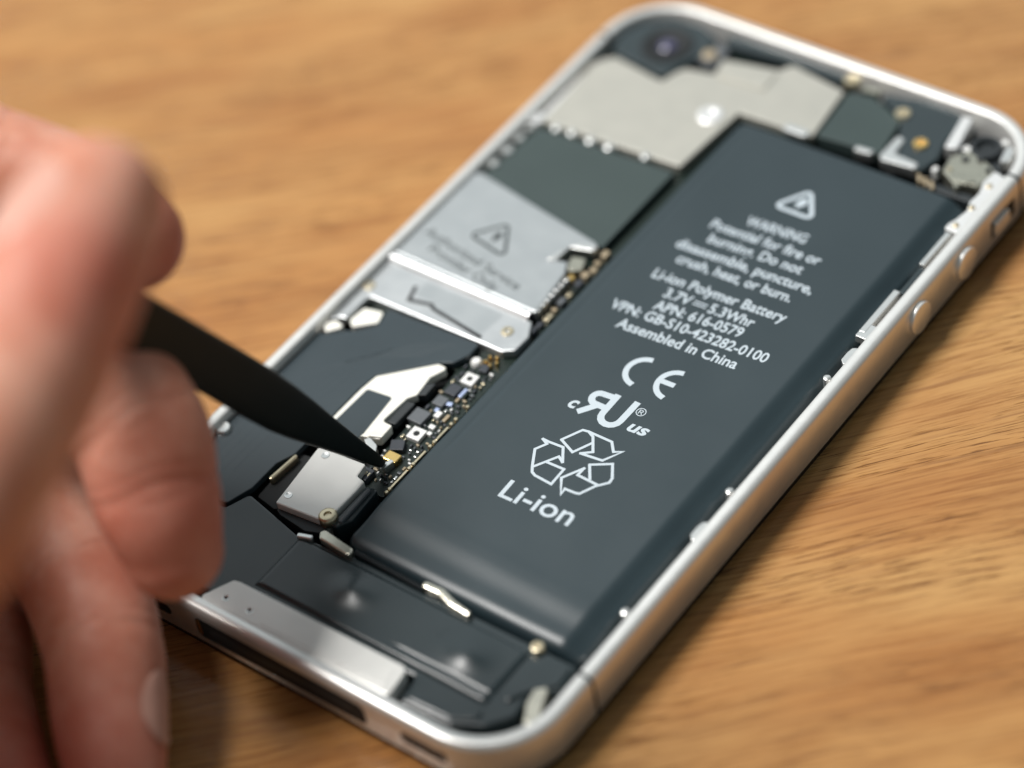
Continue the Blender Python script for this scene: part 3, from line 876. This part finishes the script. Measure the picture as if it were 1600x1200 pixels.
# ---- satin metal tray at the lower edge
tr = prism('bottom_tray', [(-12.0, -51.9), (-11.2, -51.7), (13.0, -51.5), (13.6, -52.2), (14.0, -55.7), (-14.0, -55.95)], -0.12, -2.2, M['tray'], phone, 0.5, 0.2)
prism('tray_step', [(-5.0, -52.2), (12.4, -52.0), (12.8, -54.9), (-5.2, -55.3)], -0.07, -0.2, M['tray'], tr, 0.4, 0.04)
lathe('dimple', -11.0, -54.4, [(0.5, -0.13), (0.45, -0.07), (0.34, -0.07), (0.25, -0.12), (0.02, -0.12)], M['bright'], tr, 14)
lathe('dimple', -7.4, -54.4, [(0.5, -0.13), (0.45, -0.07), (0.34, -0.07), (0.25, -0.12), (0.02, -0.12)], M['bright'], tr, 14)

# ---- top right corner
prism('flex_cover', [(3.9, 52.5), (7.2, 53.2), (12.9, 50.8), (13.8, 44.2), (4.8, 43.4)], -1.0, -3.0, M['tape'], phone, 0.35, 0.15)
br = prism('antenna_bracket', [(7.4, 53.8), (12.2, 55.0), (14.4, 55.7), (18.9, 55.3), (20.0, 54.4), (20.0, 49.4), (20.8, 46.6), (20.0, 43.6), (16.6, 44.0), (13.9, 48.6), (12.8, 51.0)], -0.8, -3.0, M['plastic'], phone, 0.6, 0.25)
screw('screw', 12.5, 51.8, 1.05, -0.45, M['brass'], br)
screw('screw', 17.5, 47.9, 1.0, -0.45, M['gold'], br)
screw('screw', 3.1, 54.4, 1.05, -0.6, M['brass'], phone)
prism('ground_clip', [(5.0, 53.4), (7.6, 53.6), (7.8, 54.4), (5.4, 54.3)], -0.7, -2.0, M['foil'], phone, 0.2, 0.12)
prism('flex_clip', [(14.2, 48.0), (15.4, 47.6), (15.6, 44.9), (19.2, 44.6), (19.5, 43.5), (14.8, 43.0), (14.1, 43.6)], -0.6, -2.0, M['bright'], phone, 0.35, 0.2)
prism('flex_clip', [(10.6, 43.1), (13.0, 43.3), (13.0, 44.2), (10.5, 44.0)], -0.7, -2.0, M['bright'], phone, 0.25, 0.18)
prism('button_bar', [(19.6, 54.6), (21.0, 54.9), (22.2, 49.0), (20.6, 48.4)], -0.4, -2.4, M['rim'], phone, 0.4, 0.2)
prism('foil_cover', [(22.0, 47.6), (23.4, 50.4), (25.4, 49.4), (28.6, 47.8), (27.8, 44.4), (24.4, 43.8), (22.4, 45.0)], -0.75, -2.6, M['foil'], phone, 0.5, 0.25)
lathe('headphone_jack', 25.0, 51.2, [(2.1, -2.6), (2.1, -0.8), (1.9, -0.6), (1.4, -0.6), (1.2, -1.3), (0.02, -1.3)], M['matte'], phone, 26)
prism('jack_housing', [(22.6, 53.9), (26.2, 53.4), (28.2, 51.2), (28.2, 48.6), (24.4, 49.6), (22.6, 51.2)], -1.6, -3.4, M['matte'], phone, 0.5, 0.2)
prism('corner_clip', [(28.0, 49.2), (29.2, 50.0), (28.6, 52.2), (27.4, 52.6), (27.6, 51.0)], -0.4, -2.0, M['bright'], phone, 0.3, 0.2)
prism('cable_loom', [(20.6, 43.2), (27.8, 43.6), (28.2, 42.2), (22.0, 42.0)], -1.5, -3.4, M['matte'], phone, 0.4, 0.3)
crn = random.Random(3)
for k in range(26):
    x, y = crn.uniform(20.8, 29.2), crn.uniform(43.2, 53.6)
    if (x > 27 and y > 51.6) or math.hypot(x - 25.0, y - 51.2) < 2.3: continue
    rbox('corner_part', x, y, crn.uniform(0.5, 1.3), crn.uniform(0.4, 0.9), crn.uniform(-0.6, 0.9), crn.uniform(-0.72, -0.35), -2.0, crn.choice((M['matte'], M['brass'], M['white'], M['chip_grey'], M['matte'], M['foil'], M['ceramic'])), phone, 0.12, 0.08)
for k in range(3):
    rbox('cable_end', 20.4 + k * 1.0, 42.9 - 0.2 * k, 0.5, 1.5, 0.7, -1.1, -2.0, M['ceramic'], phone, 0.15, 0.12)

# ------------------------------------------------------------------ the spudger
tip = Vector((-8.9, -28.65, -1.3)); back = Vector((-16.4, -49.3, 36.4))
ax = (back - tip).normalized()
camv = Vector((168.47, -177.31, 240.27)) - Vector((-16, -37, 14))
wv = ax.cross(camv).normalized()            # across the blade
nv = wv.cross(ax).normalized()              # through the blade
if nv.z < 0: nv = -nv
# (distance from the tip, edge on one side, edge on the other, thickness)
st = [(0.0, -0.4, 0.4, 0.35), (0.6, -0.6, 0.6, 0.5), (2.0, -0.82, 0.82, 0.7), (5.5, -1.22, 1.15, 1.1), (11, -2.0, 1.75, 1.7), (16.0, -2.75, 2.35, 2.2), (20.0, -3.15, 2.75, 2.5), (24.0, -3.25, 3.0, 2.8), (29.0, -3.2, 3.1, 3.0), (40, -3.15, 3.15, 3.2), (90, -3.2, 3.2, 3.2), (128, -3.2, 3.2, 3.0), (133, -2.6, 2.6, 2.4), (135, -1.6, 1.6, 1.4)]
S = 24
vs, fs = [], []
for t, a, b, th in st:
    c = tip + ax * t
    for k in range(S):
        q = 2 * PI * k / S
        e = 0.45
        u = math.copysign(abs(math.cos(q)) ** e, math.cos(q)); v = math.copysign(abs(math.sin(q)) ** e, math.sin(q))
        p = c + wv * ((a + b) / 2 + (b - a) / 2 * u) + nv * (th / 2 * v)
        vs.append(V(*p))
for i in range(len(st) - 1):
    for k in range(S):
        fs.append((i * S + k, i * S + (k + 1) % S, (i + 1) * S + (k + 1) % S, (i + 1) * S + k))
fs.append(tuple(range(S - 1, -1, -1))); fs.append(tuple((len(st) - 1) * S + k for k in range(S)))
me = bpy.data.meshes.new('spudger'); me.from_pydata(vs, [], fs)
spd = link('spudger', me, M['spudger'], None, True)
me.set_sharp_from_angle(angle=math.radians(50))
spd['label'] = 'flat black plastic spudger with a pointed tip prying at the circuit board'
spd['category'] = 'pry tool'

# ------------------------------------------------------------------ the hand
fingers = {
    'thumb': [(-3.7, -58.9, 67.2, 6.75), (-2.1, -63.4, 67.1, 7.63), (-0.2, -67.8, 66.9, 7.96), (1.8, -73.0, 66.2, 8.04), (3.8, -78.2, 65.4, 8.06), (9.0, -92.0, 66.2, 8.3), (8.5, -97.7, 64.1, 8.6), (-1.7, -107.4, 57.6, 10.13), (-28.3, -120.7, 47.6, 13.66), (-65.7, -137.2, 43.2, 16.26)],
    'index': [(-22.1, -43.3, 41.7, 5.86), (-25.7, -42.9, 43.2, 6.16), (-29.9, -43.1, 44.6, 6.18), (-38.4, -45.2, 46.4, 6.49), (-48.8, -49.5, 49.4, 7.21), (-56.6, -57.0, 51.2, 7.46), (-74.1, -81.1, 54.0, 8.83)],
    'middle': [(-8.0, -60.9, 16.8, 5.56), (-9.5, -59.7, 20.0, 6.57), (-11.4, -58.2, 22.4, 7.11), (-15.2, -55.2, 27.2, 7.52), (-24.5, -53.2, 31.0, 7.6), (-39.3, -52.0, 29.7, 7.68), (-54.2, -55.9, 32.0, 8.06), (-59.3, -71.2, 41.9, 8.46), (-70.3, -91.6, 49.7, 9.72)],
    'ring': [(-3.3, -80.8, 1.1, 5.34), (-6.1, -78.0, 2.2, 5.92), (-8.9, -75.2, 3.3, 6.31), (-13.8, -69.9, 6.2, 6.72), (-21.0, -65.1, 7.6, 6.97), (-29.7, -61.2, 8.0, 7.39), (-39.6, -58.6, 9.8, 7.95), (-53.7, -63.0, 16.8, 8.24), (-58.2, -79.3, 32.7, 8.51), (-65.7, -98.7, 42.9, 9.69)],
    'little': [(-10.2, -90.0, -0.4, 5.06), (-17.3, -85.5, 0.8, 5.7), (-26.0, -80.0, 0.8, 6.54), (-32.0, -74.5, 1.9, 7.08), (-37.9, -70.2, 3.4, 7.9), (-48.7, -69.7, 7.3, 8.27), (-52.0, -86.7, 24.6, 8.0), (-57.4, -103.2, 36.8, 8.96)],
    'palm_a': [(-74.1, -81.1, 54.0, 10.19), (-81.9, -103.4, 55.4, 14.22), (-90.3, -129.8, 54.5, 15.45), (-99.5, -147.4, 53.1, 16.88), (-123.4, -188.5, 46.0, 19.53), (-156.8, -238.0, 38.5, 22.52)],
    'palm_b': [(-70.3, -91.6, 49.7, 11.4), (-77.6, -110.0, 52.1, 15.39), (-88.1, -132.4, 52.5, 16.35), (-98.6, -149.0, 51.4, 17.19)],
    'palm_c': [(-65.7, -98.7, 42.9, 11.36), (-74.3, -115.8, 45.8, 15.39), (-86.5, -135.3, 49.4, 16.03), (-97.9, -150.2, 50.0, 16.88)],
    'palm_d': [(-57.4, -103.2, 36.8, 10.62), (-68.7, -119.4, 40.7, 14.36), (-82.8, -137.9, 46.4, 15.34), (-97.0, -151.9, 48.3, 16.24)],
    'shading_web': [(-72.0, -80.0, 54.0, 9.5), (-60.0, -74.0, 57.0, 9.5), (-46.0, -75.0, 58.0, 9.5), (-30.0, -87.0, 56.0, 9.0), (-14.0, -98.0, 52.0, 9.5)],  # thumb web out of view, added to shade the crevices between the fingers
    'web_inner': [(-62.0, -86.0, 54.0, 10.0), (-46.0, -90.0, 54.0, 10.0), (-28.0, -100.0, 52.0, 10.0)],
    'heel': [(-36.2, -66.3, -0.8, 5.92), (-42.1, -71.0, 4.5, 8.44), (-49.2, -79.3, 12.2, 9.72), (-55.5, -93.3, 23.9, 10.4), (-64.1, -111.0, 34.8, 12.66)],
    'palm_e': [(-20.5, -111.9, 46.7, 10.73), (-46.7, -118.6, 45.2, 14.91), (-71.1, -133.0, 44.3, 15.86)],
}


def catmull(ch, per):
    out = []
    n = len(ch)
    for i in range(n - 1):
        a, b, c, d = (Vector(ch[max(0, i - 1)]), Vector(ch[i]), Vector(ch[i + 1]), Vector(ch[min(n - 1, i + 2)]))
        for q in range(per):
            t = q / per
            out.append(0.5 * ((2 * b) + (c - a) * t + (2 * a - 5 * b + 4 * c - d) * t * t + (3 * b - a - 3 * c + d) * t ** 3))
    out.append(Vector(ch[-1]))
    return out


bm = bmesh.new()
for ch in fingers.values():
    pts = catmull([Vector(p) for p in ch], 10)
    P = [p.to_3d() for p in pts]
    Rr = [p[3] for p in pts]
    n = len(P)
    rings = []
    up = Vector((0.3, 0.2, 1)).normalized()
    S = 44
    secs = []
    t0 = (P[0] - P[1]).normalized(); t1 = (P[-1] - P[-2]).normalized()
    for k in (0.02, 0.3, 0.55, 0.78, 0.94):
        secs.append((P[0] + t0 * Rr[0] * math.sqrt(1 - k * k), Rr[0] * k, -t0))
    for i in range(n):
        secs.append((P[i], Rr[i], (P[min(n - 1, i + 1)] - P[max(0, i - 1)]).normalized()))
    for k in (0.94, 0.78, 0.55, 0.3, 0.02):
        secs.append((P[-1] + t1 * Rr[-1] * math.sqrt(1 - k * k), Rr[-1] * k, t1))
    ref = None
    for c, r, t in secs:
        ref = (up - t * up.dot(t)).normalized() if ref is None else (ref - t * ref.dot(t)).normalized()
        bi = t.cross(ref)
        rings.append([bm.verts.new(V(*(c + (ref * math.cos(2 * PI * k / S) + bi * math.sin(2 * PI * k / S)) * r))) for k in range(S)])
    for i in range(len(rings) - 1):
        for k in range(S):
            bm.faces.new((rings[i][k], rings[i][(k + 1) % S], rings[i + 1][(k + 1) % S], rings[i + 1][k]))
    bm.faces.new(rings[0][::-1]); bm.faces.new(rings[-1])
bmesh.ops.recalc_face_normals(bm, faces=bm.faces)
tmp_me = bpy.data.meshes.new('hand_tmp'); bm.to_mesh(tmp_me); bm.free()
tmp = bpy.data.objects.new('hand_tmp', tmp_me); C.objects.link(tmp)
rm = tmp.modifiers.new('remesh', 'REMESH'); rm.mode = 'VOXEL'; rm.voxel_size = 0.0005
smo = tmp.modifiers.new('smooth', 'SMOOTH'); smo.factor = 0.5; smo.iterations = 6
me = bpy.data.meshes.new_from_object(tmp.evaluated_get(bpy.context.evaluated_depsgraph_get()))
me.name = 'person'
bpy.data.objects.remove(tmp); bpy.data.meshes.remove(tmp_me)
hand = link('person', me, M['skin'], None, True)
hand['label'] = 'bare left hand gripping the black spudger between thumb and fingers'
hand['category'] = 'person'
att = me.attributes.new('flush', 'FLOAT', 'POINT')
spots = [(Vector(fingers['thumb'][1][:3]) + Vector((6, -6, 2)), 9.0, 0.6), (Vector(fingers['index'][0][:3]), 9.0, 0.75), (Vector(fingers['middle'][1][:3]), 9.5, 0.75), (Vector(fingers['ring'][1][:3]), 10.0, 0.6), (Vector(fingers['little'][0][:3]), 9.0, 0.6),
         (Vector(fingers['middle'][3][:3]), 6.0, 0.2)]
vals = []
for v in me.vertices:
    p = Vector((v.co.x / MM, v.co.y / MM, v.co.z / MM - TOP))
    vals.append(min(0.85, sum(s * math.exp(-((p - c).length / r) ** 2) for c, r, s in spots)))
att.data.foreach_set('value', vals)

# creases at the joints
cre = []
for nm, i, f_ in (('middle', 2, 0.6), ('middle', 3, 0.9), ('ring', 3, 0.5), ('ring', 4, 0.5), ('little', 2, 0.5), ('thumb', 3, 0.6), ('thumb', 4, 0.9), ('index', 3, 0.5)):
    a_, b_, c_ = fingers[nm][i - 1], fingers[nm][i], fingers[nm][i + 1]
    cre.append((Vector(b_[:3]) + Vector((0.5, 0.2, 0.1)) * f_, (Vector(c_[:3]) - Vector(a_[:3])).normalized(), b_[3] * 1.5))
for v in me.vertices:
    p = Vector((v.co.x / MM, v.co.y / MM, v.co.z / MM - TOP))
    for c_, t_, r_ in cre:
        e_ = p - c_
        if e_.length < r_:
            d_ = e_.dot(t_)
            rad = e_ - t_ * d_
            wob = 0.35 * math.sin(3.0 * math.atan2(rad.y, rad.x + 1e-6))
            h_ = 0.18 * math.exp(-((d_ + wob) / 0.45) ** 2) + 0.09 * math.exp(-((d_ + wob - 1.5) / 0.4) ** 2) + 0.07 * math.exp(-((d_ - wob + 1.4) / 0.4) ** 2)
            if h_ > 0.01: v.co -= Vector(rad.normalized() * h_ * MM)

bvh = BVHTree.FromPolygons([v.co for v in me.vertices], [tuple(p.vertices) for p in me.polygons])


def nail(center, along, out, ln, wd):
    """A curved nail laid on the finger at center: along = toward the fingertip, out = away from the finger."""
    n = Vector(out).normalized(); u = (Vector(along) - n * Vector(along).dot(n)).normalized(); v = n.cross(u)
    c = Vector(center)
    nu, nvv = 14, 12
    b2 = bmesh.new(); grid = []
    for i in range(nu + 1):
        row = []
        for j in range(nvv + 1):
            a = -1 + 2 * i / nu; b = -1 + 2 * j / nvv
            # rounded outline
            aa = a * math.sqrt(1 - b * b / 2); bb = b * math.sqrt(1 - a * a / 2) if a < 0 else b * math.sqrt(1 - a * a / 3)
            q = c + u * (aa * ln / 2) + v * (bb * wd / 2)
            o_ = Vector(V(*(q + n * 5)))
            hit = bvh.ray_cast(o_, -n, 0.03)
            pos = hit[0] if hit[0] else Vector(V(*q))
            edge = 1 - max(abs(a), abs(b)) ** 4
            row.append(b2.verts.new(pos + n * (0.02 + 0.30 * edge + (0.25 if a > 0.85 else 0)) * MM))
        grid.append(row)
    for i in range(nu):
        for j in range(nvv):
            b2.faces.new((grid[i][j], grid[i + 1][j], grid[i + 1][j + 1], grid[i][j + 1]))
    bmesh.ops.recalc_face_normals(b2, faces=b2.faces)
    m2 = bpy.data.meshes.new('fingernail'); b2.to_mesh(m2); b2.free()
    return link('fingernail', m2, M['nail'], hand, True)


# ring finger's nail faces away to the right; the thumb's nail faces up and left
nail((-4.0, -72.2, 4.4), (0.40, -0.78, -0.30), (0.84, 0.46, 0.18), 8.5, 6.2)
nail((-5.0, -66.5, 72.0), (-0.35, 0.93, 0.05), (-0.50, -0.45, 0.74), 12.0, 10.5)
